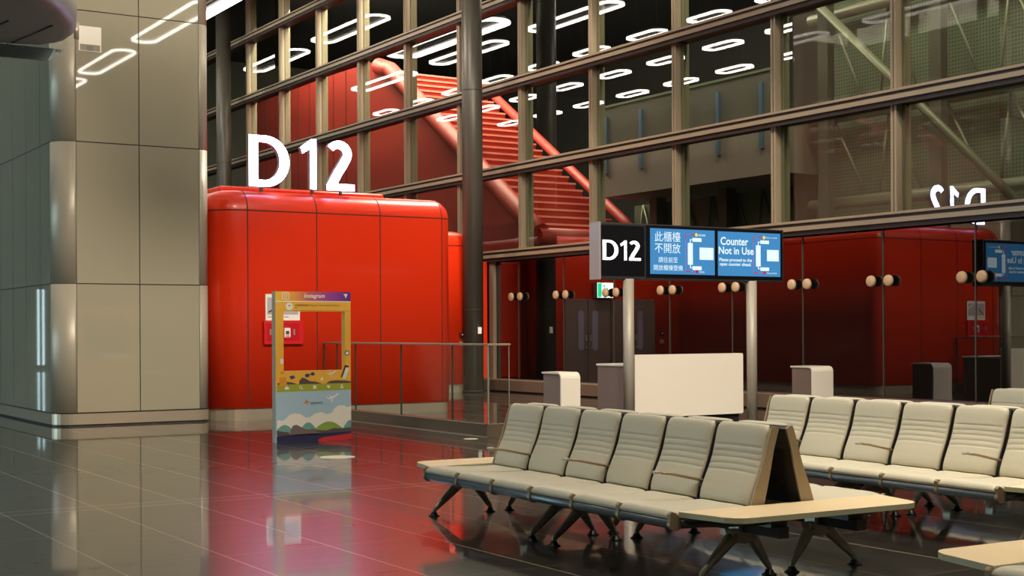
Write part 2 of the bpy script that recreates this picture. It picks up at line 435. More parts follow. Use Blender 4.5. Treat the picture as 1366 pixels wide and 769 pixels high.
# ---------------------------------------------------------------- round columns in front of the glass wall
for (x, y, lab) in ((17.2, 29.3, 'dark round metal column beside the red pavilion, near the glass doors'),
                    (17.2, 46.2, 'dark round metal column behind the D12 letters, farther along the glass wall')):
    c = thing('round_column', (x, y, 0), lab, 'column')
    b = MB(); b.cyl((0, 0), .25, 0.02, 13.55, 32); b.build('shaft', M['dark'], c)
    b = MB(); b.cyl((0, 0), .253, 7.3, 7.32, 32); b.cyl((0, 0), .253, 2.0, 2.01, 32); b.build('joint_ring', M['joint'], c)
    b = MB(); b.cyl((0, 0), .27, 0, .06, 32); b.build('base_ring', M['black'], c)
b = MB(); b.box(-.05, .05, -.012, .012, -.08, .08, bevel=.006)
tag(b.build('switch_plate', M['pvc'], loc=(17.23, 29.04, 1.5)), 'small white plate on the dark round column by the red pavilion', 'plate')

# ---------------------------------------------------------------- glass clad block on the left
gc = thing('glass_clad_block', (5.62, 22.6, 0), 'tall block clad in beige glass panels with rounded metal corners, left of the red pavilion', 'block')
BX, BY, BH = 2.56, 7.6, 13.55
o0 = outline(0, BX, 0, BY, (.33, .2, .2, .2))
b = MB(); b.rings([[(x, y, z) for x, y in outline(0, BX, 0, BY, (.33, .2, .2, .2), d=.02)] for z in (0, BH)], smooth=False); b.build('core', M['joint'], gc)
hz = [.215, 2.28, 4.55, 6.65, 8.9, 11.2, BH]
g = .008
fr = [.33, 1.35, BX-.2]
for z0, z1 in zip(hz, hz[1:]):
    for x0, x1 in zip(fr, fr[1:]):
        b = MB(); b.box(x0+g, x1-g, 0, .02, z0+g, z1-g); b.build('glass_panel', M['beige'], gc)
ys = [.33]+[.96+.98*k for k in range(7)]
for z0, z1 in zip(hz, hz[1:]):
    for y0, y1 in zip(ys, ys[1:]):
        b = MB(); b.box(0, .02, y0+g, y1-g, z0+g, z1-g); b.build('side_glass_panel', M['beige'], gc)
b = MB(); b.box(BX-.02, BX, .2, BY-.2, .215, BH); b.build('far_side_glass', M['beige'], gc)
def arc(cx, cy, r, a0, a1, n=14): return [(cx+r*math.cos(math.radians(a0+(a1-a0)*k/n)), cy+r*math.sin(math.radians(a0+(a1-a0)*k/n))) for k in range(n+1)]
for z0, z1 in zip(hz, hz[1:]):
    for P in (arc(.33, .33, .33, 180, 270), arc(BX-.2, .2, .2, 270, 360)):
        b = MB()
        cx, cy = (.33, .33) if P[0][0] < 1 else (BX-.2, .2)
        q = [(cx+(x-cx)*.9, cy+(y-cy)*.9) for x, y in P]
        b.prism(P+q[::-1], 'z', z0+g*.6, z1-g*.6, smooth=True)
        b.build('corner_bead', M['alu'], gc)
b = MB(); b.rings([[(x, y, z) for x, y in outline(0, BX, 0, BY, (.33, .2, .2, .2), d=-.004)] for z in (.03, .2)], smooth=False); b.build('skirting', M['steel'], gc)
b = MB(); b.box(-.0, .36, -.012, .002, -.2, .2); b.mi = 1; b.box(.02, .34, -.014, -.012, -.19, -.09); b.mi = 2; b.box(.13, .22, -.016, -.014, -.18, -.11)  # flat white panel with a beige strip and a dark mark
tag(b.build('white_panel', [M['white'], M['beige'], M['dark']], loc=(6.0, 22.6, 6.2)), 'small white panel high on the beige glass block', 'notice')

# ---------------------------------------------------------------- red pavilion
rp = thing('red_pavilion', (8.19, 22.5, 0), 'glossy orange-red rounded pavilion of large panels under the D12 letters', 'pavilion')
def rounded_body(b, x0, x1, y0, y1, rs, zs, R, skirt=.2):
    loops = [[(x, y, skirt) for x, y in outline(x0, x1, y0, y1, rs)]]
    for k in range(9):
        a = PI/2*k/8
        loops.append([(x, y, zs+R*math.sin(a)) for x, y in outline(x0, x1, y0, y1, rs, d=R*(1-math.cos(a)))])
    b.rings(loops)
RX = 4.60
rs1 = (.6, .25, .2, .3)
b = MB(); rounded_body(b, 0, RX, 0, 12, rs1, 3.56, .36); b.build('body', M['red'], rp)
b = MB()
def rib(x, y0=0, zs=3.56, R=.36, w=.010, top=3):
    P = [(y0-.002, .2)]+[(y0+R*(1-math.cos(PI/2*k/8))-.002*math.cos(PI/2*k/8), zs+R*math.sin(PI/2*k/8)+.002*math.sin(PI/2*k/8)) for k in range(9)]+[(y0+top, zs+R+.002)]
    Q = [(y+.012, z-.006) for y, z in P]
    for a, c, d, e in zip(P, P[1:], Q, Q[1:]):
        b.prism([a, c, e, d], 'x', x-w, x+w)
for x in (.6, 1.87, 3.10, 4.36): rib(x)
b.rings([[(x, y, z) for x, y in outline(0, RX, 0, 12, rs1, d=-.002)] for z in (3.55, 3.57)], smooth=False)
b.build('panel_joint', M['redseam'], rp)
b = MB(); b.rings([[(x, y, z) for x, y in outline(0, RX, 0, 12, rs1, d=.03)] for z in (.0, .2)], smooth=False); b.mi = 1
b.rings([[(x, y, z) for x, y in outline(0, RX, 0, 12, rs1, d=.05)] for z in (.0, .03)], smooth=False); b.build('skirting', [M['steel'], M['black']], rp)
b = MB(); b.box(.7, 4.0, 1.6, 11, 3.9, 4.13, bevel=.05); b.build('roof_upstand', M['red'], rp)
# rear wing running to the glass wall
b = MB(); rounded_body(b, RX-.1, 9.06, 7, 12, (.02, .05, .05, .05), 3.56, .36); b.build('rear_wing', M['red'], rp)
b = MB(); b.box(RX, 9.05, 7.02, 11.9, 0, .2); b.build('rear_skirting', M['steel'], rp)
b = MB(); b.box(RX, 9.066, 6.996, 12.0, 3.55, 3.57); b.box(9.06, 9.067, 7.0, 7.012, .2, 3.6); b.build('rear_joint', M['redseam'], rp)
b = MB(); b.box(9.06, 9.9, 7.6, 7.7, .31, 3.22, bevel=.02); b.build('infill_panel', M['red'], rp)
for x0 in (5.45, 6.90):
    for k in range(2):
        dx = x0+.72*k
        d = thing('door', (dx, 6.99, .02), None, None); d.parent = rp
        bb = MB(); bb.box(.01, .71, -.03, .02, 0, 2.27); bb.build('door_leaf', M['door'], d)
        cx = .5 if k == 0 else .22
        bb = MB(); bb.prism(rrect(cx-.09, cx+.09, .95, 1.98, .088), 'y', -.036, -.03); bb.build('door_window', M['hazy'], d)
        hx = .64 if k == 0 else .07
        bb = MB(); bb.box(hx-.03, hx+.03, -.045, -.03, 1.2, 1.36); bb.cyl((hx, -.06), .022, 1.0, 1.05, 12); bb.build('door_handle', M['steel'], d)
for i, (x, lab) in enumerate(((16.98, 'small card reader pair on the red wing beside the dark round column'), (13.42, 'small card reader pair on the red wing left of the grey doors'))):
    c = thing('card_reader', (x, 29.47, 1.3), lab, 'card reader')
    b = MB(); b.box(-.06, .06, -.03, .028, .03, .15, bevel=.008); b.build('reader_box', M['black'], c)
    b = MB(); b.prism(circ(0, .1, .015, 12), 'y', -.034, -.03); b.build('indicator_light', mat('pink_light', (240, 120, 130), .4, emit=(240, 120, 130), strength=1.2) if i == 0 else bpy.data.materials['pink_light'], c)
    b = MB(); b.box(-.06, .06, -.03, .028, -.17, -.07, bevel=.008); b.build('push_plate', M['steel'], c)
ex = thing('exit_sign', (15.35, 29.35, 2.32), 'lit green and white exit sign above the grey doors, seen in the glass', 'exit sign')
b = MB(); b.box(-.28, .28, -.04, .12, 0, .40); b.build('sign_case', M['framel'], ex)
b = MB(); b.box(-.27, .27, -.045, -.04, .01, .39); b.build('lit_face', M['exitw'], ex)
b = MB(); b.prism(circ(.06, .31, .03, 12), 'y', -.05, -.045); b.tube([(.05, -.048, .27), (-.02, -.048, .17), (.06, -.048, .1), (.0, -.048, .04)], .016, 6)
b.tube([(-.02, -.048, .17), (-.1, -.048, .12), (-.15, -.048, .15)], .014, 6); b.tube([(.04, -.048, .26), (.11, -.048, .2)], .012, 6); b.tube([(.04, -.048, .26), (-.06, -.048, .24)], .012, 6)
b.box(.14, .26, -.05, -.045, .02, .38); b.build('running_figure', M['exit'], ex)

# lit D12 letters on the roof
def glyphs():
    D = [[(0, 0), (0, 1), (.30, 1)]+[(.30+.46*math.sin(t), .5+.5*math.cos(t)) for t in [PI*k/28 for k in range(1, 28)]]+[(.30, 0)],
         [(.17, .13)]+[(.29+.29*math.sin(t), .5-.37*math.cos(t)) for t in [PI*k/24 for k in range(0, 25)]]+[(.17, .87)]]
    one = [[(.22, 0), (.22, .80), (.02, .70), (-.03, .82), (.26, 1.0), (.38, 1.0), (.38, 0)]]
    pa = [(.205+.185*math.cos(math.radians(t)), .735+.188*math.sin(math.radians(t))) for t in range(148, -31, -14)]+[(.30, .52), (.20, .36), (.05, .13)]
    n_ = len(pa); w = [.068+.018*min(1, i/6) for i in range(n_)]
    L, R_ = [], []
    for i, q in enumerate(pa):
        a = Vector(pa[min(i+1, n_-1)])-Vector(pa[max(i-1, 0)]); n = Vector((-a.y, a.x)).normalized()
        L.append(Vector(q)+n*w[i]); R_.append(Vector(q)-n*w[i])
    two = [[tuple(v) for v in L[:-1]]+[(.185, .135), (.53, .135), (.53, 0), (-.03, 0), (-.03, .11)]+[tuple(v) for v in R_[-2::-1]]]
    return {'D': D, '1': one, '2': two}
GL = glyphs()
def poly_mesh(loops, depth, bev=0):
    cu = bpy.data.curves.new('g', 'CURVE'); cu.dimensions = '2D'; cu.fill_mode = 'BOTH'; cu.extrude = depth
    for L in loops:
        s = cu.splines.new('POLY'); s.points.add(len(L)-1); s.use_cyclic_u = True
        for q, p in zip(s.points, L): q.co = (p[0], p[1], 0, 1)
    return curve_mesh(cu)
ls = thing('letter_sign', (8.87, 22.72, 3.93), 'large lit white D12 letters standing on the red pavilion roof', 'letter sign')
hh = .88
for ch, x0, wd_, posts in (('D', .015, .97, (.24,)), ('1', .985, .72, (.22,)), ('2', 1.49, .95, (.26,))):
    mesh_f = poly_mesh(GL[ch], .003); mesh_b = poly_mesh(GL[ch], .055)
    s = hh
    b = MB(); b.merge(mesh_b, Matrix(((wd_, 0, 0, x0), (0, 0, -1, 0), (0, s, 0, .06), (0, 0, 0, 1)))); o = b.build('letter', mat('letter_side', (150, 140, 150), .4, .5) if ch == 'D' else bpy.data.materials['letter_side'], ls, weld=True)
    b = MB(); b.merge(mesh_f, Matrix(((wd_, 0, 0, x0), (0, 0, -1, -.059), (0, s, 0, .06), (0, 0, 0, 1)))); b.build('lit_face', M['letter'], o, weld=True)
    b = MB()
    for px in posts: b.box(x0+px-.022, x0+px+.022, -.03, .03, -.02, .08)
    b.build('post', M['dark'], o)

# fire cabinet and poster on the pavilion front
fc = thing('fire_cabinet', (9.05, 22.494, 1.28), 'red fire equipment cabinet on the pavilion front, behind the photo frame', 'cabinet')
b = MB(); b.box(0, .72, -.07, 0, 0, .40, bevel=.008); b.build('case', M['fired'], fc)
b = MB(); b.box(.06, .64, -.078, -.07, .07, .36); b.build('door', mat('cabinet_door_red', (190, 20, 32), .3), fc)
for x in (.11, .54):
    b = MB(); b.box(x-.015, x+.015, -.09, -.078, .16, .26); b.build('door_latch', M['steel'], fc)
b = MB(); b.box(.36, .47, -.09, -.078, .12, .28); b.mi = 1; b.box(.385, .445, -.094, -.09, .17, .23); b.mi = 2; b.box(.37, .46, -.094, -.09, .285, .3); b.box(.38, .45, -.093, -.09, .13, .15)
b.build('call_button', [M['pvc'], M['dark'], M['scrred']], fc)
ps = thing('wall_poster', (9.1, 22.49, 1.69), 'white paper poster above the red fire cabinet', 'poster')
b = MB(); b.box(0, .63, -.004, .004, 0, .45); b.build('sheet', M['pvc'], ps)
b = MB(); b.mi = 0; b.flat([(.03, .10), (.60, .10), (.60, .39), (.03, .39)], -.005); b.mi = 1; b.flat([(.04, .14), (.07, .13), (.26, .26), (.24, .28)], -.006)
b.mi = 2; b.flat([(.05, .10), (.22, .10), (.20, .16), (.12, .17)], -.0055); b.mi = 3; b.flat([(.36, .39), (.39, .39), (.6, .29), (.6, .26)], -.0055)
b.mi = 1
for k in range(4): b.flat([(.04+.10*k, .055), (.12+.10*k, .055), (.12+.10*k, .065), (.04+.10*k, .065)], -.005)
b.build('print', [mat('print_grey', (172, 166, 172), .6), M['black'], mat('print_skin', (196, 150, 122), .6), M['pvc']], ps, fix=False)

# ---------------------------------------------------------------- glass railing on a low kerb
rl = thing('glass_railing', (10.1, 16.84, 0), 'frameless glass railing with flat top rail on a low stone kerb before the red pavilion', 'railing')
b = MB(); b.box(0, .14, 0, 5.6, 0, .185); b.box(.14, .42, 0, .14, 0, .185); b.build('kerb', mat('kerb_stone', (104, 88, 74), .12, noise=.1, nscale=2), rl, weld=False)
b = MB(); b.box(-.006, .012, -.006, 5.6, .178, .19); b.box(-.006, .42, -.006, .012, .178, .19); b.box(-.004, .0, 0, 5.6, 0, .012); b.build('kerb_edge', M['steel'], rl)
jy = [0, 1.08, 2.70, 4.34, 5.07, 5.6]
for a, c in zip(jy, jy[1:]):
    b = MB(); b.face([b.v((.06, a+.01, .185)), b.v((.06, c-.01, .185)), b.v((.06, c-.01, 1.29)), b.v((.06, a+.01, 1.29))]); b.build('glass_pane', M['rail'], rl, fix=False)
    b = MB(); b.box(.05, .07, c-.012, c+.012, .185, 1.29); b.build('glass_edge', mat('green_edge', (52, 66, 56), .2) if a == 0 else bpy.data.materials['green_edge'], rl)
b = MB(); b.face([b.v((.07, .06, .185)), b.v((.41, .06, .185)), b.v((.41, .06, 1.29)), b.v((.07, .06, 1.29))]); b.build('glass_pane', M['rail'], rl, fix=False)
b = MB(); b.box(.402, .41, .055, .065, .185, 1.29); b.box(.05, .07, .05, .07, .185, 1.29); b.build('glass_edge', mat('pale_glass_edge', (150, 150, 132), .2), rl)
b = MB(); b.box(.04, .085, .035, 5.6, 1.285, 1.315, bevel=.006); b.box(.085, .42, .035, .085, 1.285, 1.315, bevel=.006); b.build('top_rail', M['bronze'], rl)

# ---------------------------------------------------------------- gate counter, podiums
def podium(name, x, w, label):
    t = thing(name, (x, 17.1, 0), label, 'podium', 'boarding podiums beside the gate counter')
    b = MB(); b.box(.02, w-.02, .03, .50, 0, .845); b.build('side_panel', M['taupe'], t)
    P = [(0, .0), (0, .86)]
    b = MB()
    prof = [(0, 0), (0, .79), (.012, .83), (.045, .862), (.085, .875), (.52, .875), (.52, .85), (.085, .85), (.05, .84), (.028, .81), (.025, .79), (.025, 0)]
    b.prism(prof, 'x', 0, w)
    b.build('white_wrap', M['white'], t)
    return t
podium('podium', 11.53, .345, 'small white and taupe podium left of the gate counter')
podium('podium', 16.56, .48, 'small white and taupe podium right of the gate counter')
gc2 = thing('gate_counter', (12.9, 17.12, 0), 'long white gate counter between the two sign poles, with taupe sides', 'counter')
b = MB(); b.prism(rrect(0, 2.17, .15, 1.115, .03, 4), 'y', 0, .13, smooth=False); b.build('front_panel', M['white'], gc2)
b = MB(); b.box(-.006, .0, .0, .135, .15, 1.08); b.build('end_panel', M['taupe'], gc2)
b = MB(); b.box(.02, 2.15, .13, 1.0, .12, .93); b.box(.05, 2.1, .1, .9, 0, .14); b.build('desk_body', M['taupe'], gc2)
b = MB(); b.box(0, 2.17, .13, 1.02, .93, .965, bevel=.008); b.build('worktop', M['white'], gc2)
b = MB(); b.box(.04, 2.13, .06, .12, 0, .15); b.build('toe_kick', M['black'], gc2)

# ---------------------------------------------------------------- gate sign with two screens on poles
gs = thing('gate_sign', (12.17, 17.0, 0), 'long dark overhead gate sign with D12 panel and two blue screens on two poles', 'gate sign')
b = MB(); b.box(.02, 3.67, 0, .24, 2.26, 3.11, bevel=.01); b.build('case', M['frame'], gs)
b = MB(); b.box(-.012, .02, 0.0, .25, 2.255, 3.115); b.build('end_cap', M['framel'], gs)
b = MB(); b.box(.022, .83, -.006, 0, 2.31, 3.07); pn = b.build('number_panel', M['panelblack'], gs)
b = MB()
for ch, x0, sx in (('D', .047, .38), ('1', .382, .29), ('2', .548, .395)):
    s = .30
    b.merge(poly_mesh(GL[ch], .002), Matrix(((sx, 0, 0, x0), (0, 0, -1, -.009), (0, s, 0, 2.545), (0, 0, 0, 1))))
b.build('lit_number', M['lettersg'], pn, weld=True)
b = MB(); b.box(.86, 3.64, -.004, 0, 2.29, 3.09); b.build('bezel', M['panelblack'], gs)
TAU = ['此櫃檯', '不開放', '請往前至', '開放櫃檯登機']
def screen(xa, xb, za, zb, px, chinese):
    s = MB(); s.box(xa, xb, -.010, -.004, za, zb); scr = s.build('screen', M['blue'], gs)
    # px: pixel box in a magnified view -> screen coordinates
    def X(p): return xa+(p-px[0])/(px[2]-px[0])*(xb-xa)
    def Z(p): return zb-(p-px[1])/(px[3]-px[1])*(zb-za)
    y = -.0115
    t = MB()
    if chinese:
        for txt, a, c, d, e in ((TAU[0], 102, 342, 66, 162), (TAU[1], 102, 342, 175, 270), (TAU[2], 136, 316, 306, 360), (TAU[3], 92, 364, 382, 434)):
            text_into(t, txt, X(a), X(c), Z(e), Z(d), y)
    else:
        for txt, a, c, d, e in (('Counter', 730, 985, 112, 190), ('Not in Use', 713, 1035, 206, 278), ('Please proceed to the', 718, 1018, 314, 356), ('open counter ahead.', 722, 1012, 356, 398)):
            text_into(t, txt, X(a), X(c), Z(e), Z(d), y, bold=.02)
    t.build('message_text', M['scrwhite'], scr, fix=False)
    d = MB()
    if chinese: o = dict(v=(392, 78), lx=(412, 460, 166, 374), b1=(456, 544, 116, 152), b2=(456, 544, 388, 424), big=(524, 660, 206, 324), y=(494, 86), r=(497, 440), tw=72)
    else: o = dict(v=(1034, 98), lx=(1056, 1100, 182, 388), b1=(1098, 1180, 132, 166), b2=(1098, 1180, 396, 430), big=(1160, 1272, 222, 334), y=(1132, 104), r=(1135, 450), tw=110)
    def R(a, c, e, f, yy=y): d.flat([(X(a), Z(f)), (X(c), Z(f)), (X(c), Z(e)), (X(a), Z(e))], yy)
    d.mi = 0
    for k in ('lx', 'b1', 'b2', 'big'): R(*o[k])
    lc = (o['lx'][0]+o['lx'][1])/2
    R(lc-4, lc+4, o['b1'][2]+14, o['lx'][2]); R(lc-4, o['b1'][0], o['b1'][2]+14, o['b1'][2]+21)
    R(lc-4, lc+4, o['lx'][3], o['b2'][2]+18); R(lc-4, o['b2'][0], o['b2'][2]+12, o['b2'][2]+19)
    d.mi = 1; R(o['v'][0]-3, o['v'][0]+3, o['v'][1]+10, o['r'][1]); R(o['v'][0], o['y'][0]-24, o['v'][1]+2, o['v'][1]+8); R(o['v'][0], o['r'][0], o['r'][1]-3, o['r'][1]+3)
    d.mi = 2
    for q in range(3): d.flat(circ(X(o['v'][0]), Z(o['v'][1]+8+q*18), .013, 8), y-.0005)
    for q in range(3): d.flat(circ(X(o['y'][0]-46+q*13), Z(o['y'][1]), .013, 8), y-.0005); d.flat(circ(X(o['v'][0]+8+q*13), Z(o['r'][1]), .013, 8), y-.0005)
    d.flat(circ(X(o['r'][0]), Z(o['r'][1]), .028, 16), y-.001)
    d.mi = 3; d.flat(circ(X(o['y'][0]), Z(o['y'][1]), .028, 16), y-.001)
    d.build('route_map', [M['scrwhite'], M['scrviolet'], M['scrred'], M['scryel']], scr, fix=False)
    t2 = MB()
    if chinese:
        text_into(t2, '開放櫃檯', X(516), X(582), Z(98), Z(78), y); text_into(t2, '您在此', X(520), X(572), Z(452), Z(432), y)
    else:
        text_into(t2, 'Open counter', X(1150), X(1262), Z(114), Z(96), y); text_into(t2, 'You are here', X(1158), X(1256), Z(460), Z(442), y)
    t2.build('map_caption', M['scrwhite'], scr, fix=False)
screen(.94, 2.21, 2.35, 3.05, (62, 38, 672, 470), True)
screen(2.28, 3.59, 2.345, 3.045, (708, 60, 1288, 486), False)
for x in (.55, 3.005):
    b = MB(); b.cyl((x, .03), .083, .015, 2.27, 28); q = b.build('pole', mat('pole_steel', (160, 150, 134), .5, .2) if x < 1 else bpy.data.materials['pole_steel'], gs)
    b = MB(); b.cyl((x, .03), .1, 0, .02, 28); b.build('pole_base', M['steel'], q)

# ---------------------------------------------------------------- free-standing photo frame board
pf = thing('photo_frame_board', (7.27, 17.62, 0), 'tall yellow cut-out selfie frame board with printed seaside art standing on the floor', 'selfie board')
BWD, BHT = 1.11, 2.04
def U(u): return (u-367)/99*BWD
def V(v): return (590.5-v)/201*BHT
ya = mat('board_yellow', (246, 184, 62), .5); grey = mat('board_edge', (176, 172, 160), .6)
b = MB()
wx0, wx1, wz0, wz1 = U(377.4), U(458.2), V(495.4), V(416)
for (x0, x1, z0, z1) in ((0, wx0, wz0, wz1), (wx1, BWD, wz0, wz1), (0, BWD, 0, wz0), (0, BWD, wz1, BHT)): b.box(x0, x1, .012, .11, z0, z1)
b.build('board', ya, pf)
b = MB(); b.box(-.004, .0, .012, .112, 0, BHT); b.build('side_edge', grey, pf)
b = MB()
for (x0, x1, z0, z1) in ((0, wx0, wz0, wz1), (wx1, BWD, wz0, wz1), (0, BWD, V(522), wz0), (0, BWD, wz1, V(402))): b.box(x0, x1, 0, .012, z0, z1)
b.build('yellow_face', ya, pf)
# gradient header
gm = bpy.data.materials.new('header_gradient'); gm.use_nodes = True
nt = gm.node_tree; p = nt.nodes['Principled BSDF']; p.inputs['Roughness'].default_value = .5
tc = nt.nodes.new('ShaderNodeTexCoord'); sp = nt.nodes.new('ShaderNodeSeparateXYZ'); r_ = nt.nodes.new('ShaderNodeValToRGB')
dv = nt.nodes.new('ShaderNodeMath'); dv.operation = 'DIVIDE'; dv.inputs[1].default_value = BWD
nt.links.new(tc.outputs['Object'], sp.inputs[0]); nt.links.new(sp.outputs['X'], dv.inputs[0]); nt.links.new(dv.outputs[0], r_.inputs[0]); nt.links.new(r_.outputs[0], p.inputs['Base Color'])
el = r_.color_ramp.elements
el[0].position = 0; el[0].color = lin((240, 190, 60))+(1,); el[1].position = 1; el[1].color = lin((82, 46, 140))+(1,)
for q, c in ((.25, (238, 160, 60)), (.45, (206, 96, 110)), (.72, (160, 64, 150))):
    e = el.new(q); e.color = lin(c)+(1,)
b = MB(); b.box(0, BWD, 0, .012, V(402), BHT); hd = b.build('header_band', gm, pf)
cream = mat('print_cream', (246, 236, 216), .5)
b = MB(); b.box(0, BWD, -.002, .0, V(403.2), V(402))
y = -.002
def ring(mb, P, Q, yy):
    A = [mb.v((p[0], yy, p[1])) for p in P]; B = [mb.v((p[0], yy, p[1])) for p in Q]
    for i in range(len(A)): mb.face([A[i], A[(i+1) % len(A)], B[(i+1) % len(A)], B[i]])
cx, cz = U(380.3), V(395.3)
ring(b, rrect(cx-.054, cx+.054, cz-.048, cz+.048, .02), rrect(cx-.044, cx+.044, cz-.039, cz+.039, .014), y)
ring(b, circ(cx, cz, .026), circ(cx, cz, .017), y); b.flat(circ(cx+.028, cz+.024, .005, 10), y)
text_into(b, 'Instagram', U(404), U(431.5), V(399.4), V(392.2), y, shear=.25, bold=.02)
b.flat([(U(456), V(392.2)), (U(462), V(392.2)), (U(459.4), V(398.2)), (U(458.2), V(394.8))], y)
b.build('header_print', cream, hd, fix=False)
# printed art
cols = [mat('print_'+n, c, .55) for n, c in (('green', (168, 172, 48)), ('sky', (172, 200, 212)), ('cloud', (240, 232, 216)), ('hill', (112, 164, 150)), ('hillb', (140, 166, 64)), ('rock', (88, 74, 74)), ('rockl', (120, 102, 98)), ('navy', (40, 40, 78)), ('redb', (206, 44, 52)), ('white', (242, 238, 228)), ('ink', (60, 44, 40)), ('violet', (74, 66, 120)), ('orange', (232, 150, 40)), ('teal', (60, 140, 120)))]
GREEN, SKY, CLOUD, HILL, HILLB, ROCK, ROCKL, NAVY, REDB, WHITE, INK, VIO, ORA, TEAL = range(14)
b = MB(); b.box(0, BWD, 0, .012, 0, V(522)); b.build('blue_face', cols[SKY], pf)
a = a_up = MB(); a_low = MB()
def K(x, yv): return (min(BWD, max(0, U(360+x/6.41))), V(480+yv/6.41))
def A(pts, layer, mi):
    m_ = a_low if max(q[1] for q in pts) > 280 else a_up
    m_.mi = mi; m_.flat([K(*p) for p in pts], -.0012-.0007*layer)
A([(55, 213), (680, 213), (680, 272), (55, 276)], 0, GREEN)
A([(55, 600), (55, 512), (100, 520), (130, 500), (160, 470), (200, 460), (250, 470), (290, 500), (330, 498), (370, 468), (420, 458), (470, 478), (510, 470), (535, 430), (575, 405), (620, 408), (650, 425), (680, 415), (680, 600)], 0, CLOUD)
def hill(x0, x1, yt, yb, mi, layer): A([(x0, yb)]+[(x0+(x1-x0)*k/14, yb-(yb-yt)*math.sin(PI*k/14)) for k in range(1, 14)]+[(x1, yb)], layer, mi)
hill(20, 210, 556, 640, HILL, 1); hill(225, 400, 542, 640, HILL, 1); hill(590, 760, 535, 640, HILL, 1); hill(330, 640, 542, 640, HILLB, 2)
A([(55, 650), (55, 600), (90, 612), (150, 620), (160, 650)], 3, ROCK); A([(300, 650), (340, 600), (400, 612), (470, 618), (530, 600), (600, 606), (680, 600), (680, 650)], 3, ROCK)
A([(155, 650), (165, 600), (185, 565), (215, 558), (245, 575), (290, 600), (360, 610), (420, 640), (420, 650)], 4, ROCKL)
A([(50, 714), (50, 652), (200, 642), (420, 640), (680, 636), (680, 714)], 4, NAVY); A([(395, 714), (400, 690), (440, 676), (560, 664), (680, 652), (680, 702), (560, 712)], 5, REDB)
# yellow strip rocks, case, glasses, plane, ticket
A([(60, 215), (60, 195), (90, 205), (140, 190), (180, 196), (225, 213)], 0, ROCK); A([(236, 213), (240, 185), (265, 155), (290, 165), (330, 190), (380, 195), (430, 213)], 1, ROCK); A([(462, 213), (500, 190), (560, 186), (640, 192), (678, 198), (678, 213)], 0, ROCK)
A([(75, 150), (130, 150), (138, 225), (75, 230)], 2, ORA); A([(85, 100), (110, 95), (120, 125), (85, 125)], 2, ORA); A([(155, 145), (190, 135), (208, 155), (175, 172)], 2, VIO)
A([(290+20*math.cos(t)+16, 140+16*math.sin(t)) for t in [2*PI*k/12 for k in range(12)]], 2, VIO); A([(352+18*math.cos(t), 127+15*math.sin(t)) for t in [2*PI*k/12 for k in range(12)]], 2, VIO); A([(306, 132), (352, 120), (352, 126), (306, 138)], 2, VIO)
def plane(x, yv, s, mi): 
    for P in ([(0, 10), (40, 2), (90, -28), (104, -26), (96, -16), (60, 10), (20, 20)], [(38, 8), (52, 4), (46, 44), (36, 48)], [(28, 4), (50, 0), (26, -18), (18, -16)], [(2, 10), (12, 8), (2, -6), (-4, -5)]):
        A([(x+p[0]*s, yv+p[1]*s) for p in P], 3, mi)
plane(478, 124, .72, WHITE); plane(470, 330, 1.0, WHITE)
A([(602, 170), (636, 78), (664, 86), (632, 178)], 3, CLOUD); A([(590, 160), (604, 164), (640, 60), (628, 54)], 3, INK); A([(640, 60), (660, 64), (656, 78), (634, 74)], 3, INK)
A([(415, 185), (430, 150), (442, 185)], 3, WHITE)
# icons in the green band
A([(118, 256), (118, 240), (136, 226), (154, 240), (154, 256)], 2, WHITE); A([(354, 226), (382, 226), (382, 256), (354, 256)], 2, WHITE); A([(486, 256), (470, 238), (476, 228), (486, 234), (496, 228), (502, 238)], 2, WHITE)
A([(600+9*math.cos(t), 232+8*math.sin(t)) for t in [2*PI*k/10 for k in range(10)]], 2, WHITE); A([(584, 256), (590, 244), (610, 244), (616, 256)], 2, WHITE)
a.mi = WHITE; ccx, ccz = K(250, 240); ring(a, circ(ccx, ccz, .022), circ(ccx, ccz, .015), -.003); A([(260, 246), (272, 258), (268, 262), (256, 250)], 2, WHITE)
# star mark and lettering
A([(266, 378), (296, 352), (292, 342), (300, 360), (328, 362), (304, 372), (304, 398), (292, 378)], 2, ORA); A([(296, 342), (304, 362), (292, 366)], 3, TEAL); A([(328, 360), (304, 364), (300, 374)], 3, REDB)
# avatar and header lines
def Q(x, yv): return (U(360+x/9.61), V(380+yv/9.61))
a.mi = WHITE; c0 = Q(240, 283); a.flat(circ(c0[0], c0[1], .052), -.0012); a.mi = REDB; c1 = Q(240, 272); a.flat(circ(c1[0], c1[1], .012, 8), -.002)
a.mi = TEAL; c2 = Q(322, 303); a.flat(circ(c2[0], c2[1], .010, 8), -.0012)
a.mi = ROCKL; a.flat([Q(290, 334), Q(1000, 334), Q(1000, 338), Q(290, 338)], -.0012)
# compass on the right side
a.mi = INK; c3 = (U(461), V(472.5)); a.flat(circ(c3[0], c3[1], .036), -.0012); a.mi = WHITE; a.flat(circ(c3[0], c3[1], .024), -.002)
a.mi = CLOUD; a.flat([(U(373), V(486)), (U(377), V(486)), (U(377), V(479)), (U(373), V(479))], -.0012)
a_up.build('printed_art', cols, pf, fix=False); a_low.build('printed_landscape', cols, pf, fix=False)
t = MB()
def T(txt, p0, p1, k, y=-.0014, **kw): q0, q1 = k(*p0), k(*p1); text_into(t, txt, q0[0], q1[0], q0[1], q1[1], y, **kw)
T('桃園國際機場', (310, 280), (480, 255), Q); T('Taoyuan International Airport', (490, 282), (875, 255), Q)
t.build('printed_text', cols[INK], pf, fix=False); t = MB()
T('桃園國際機場', (330, 384), (436, 370), K, y=-.003); T('Taoyuan International Airport', (334, 396), (468, 390), K, y=-.003)
t.build('printed_caption', cols[INK], pf, fix=False)

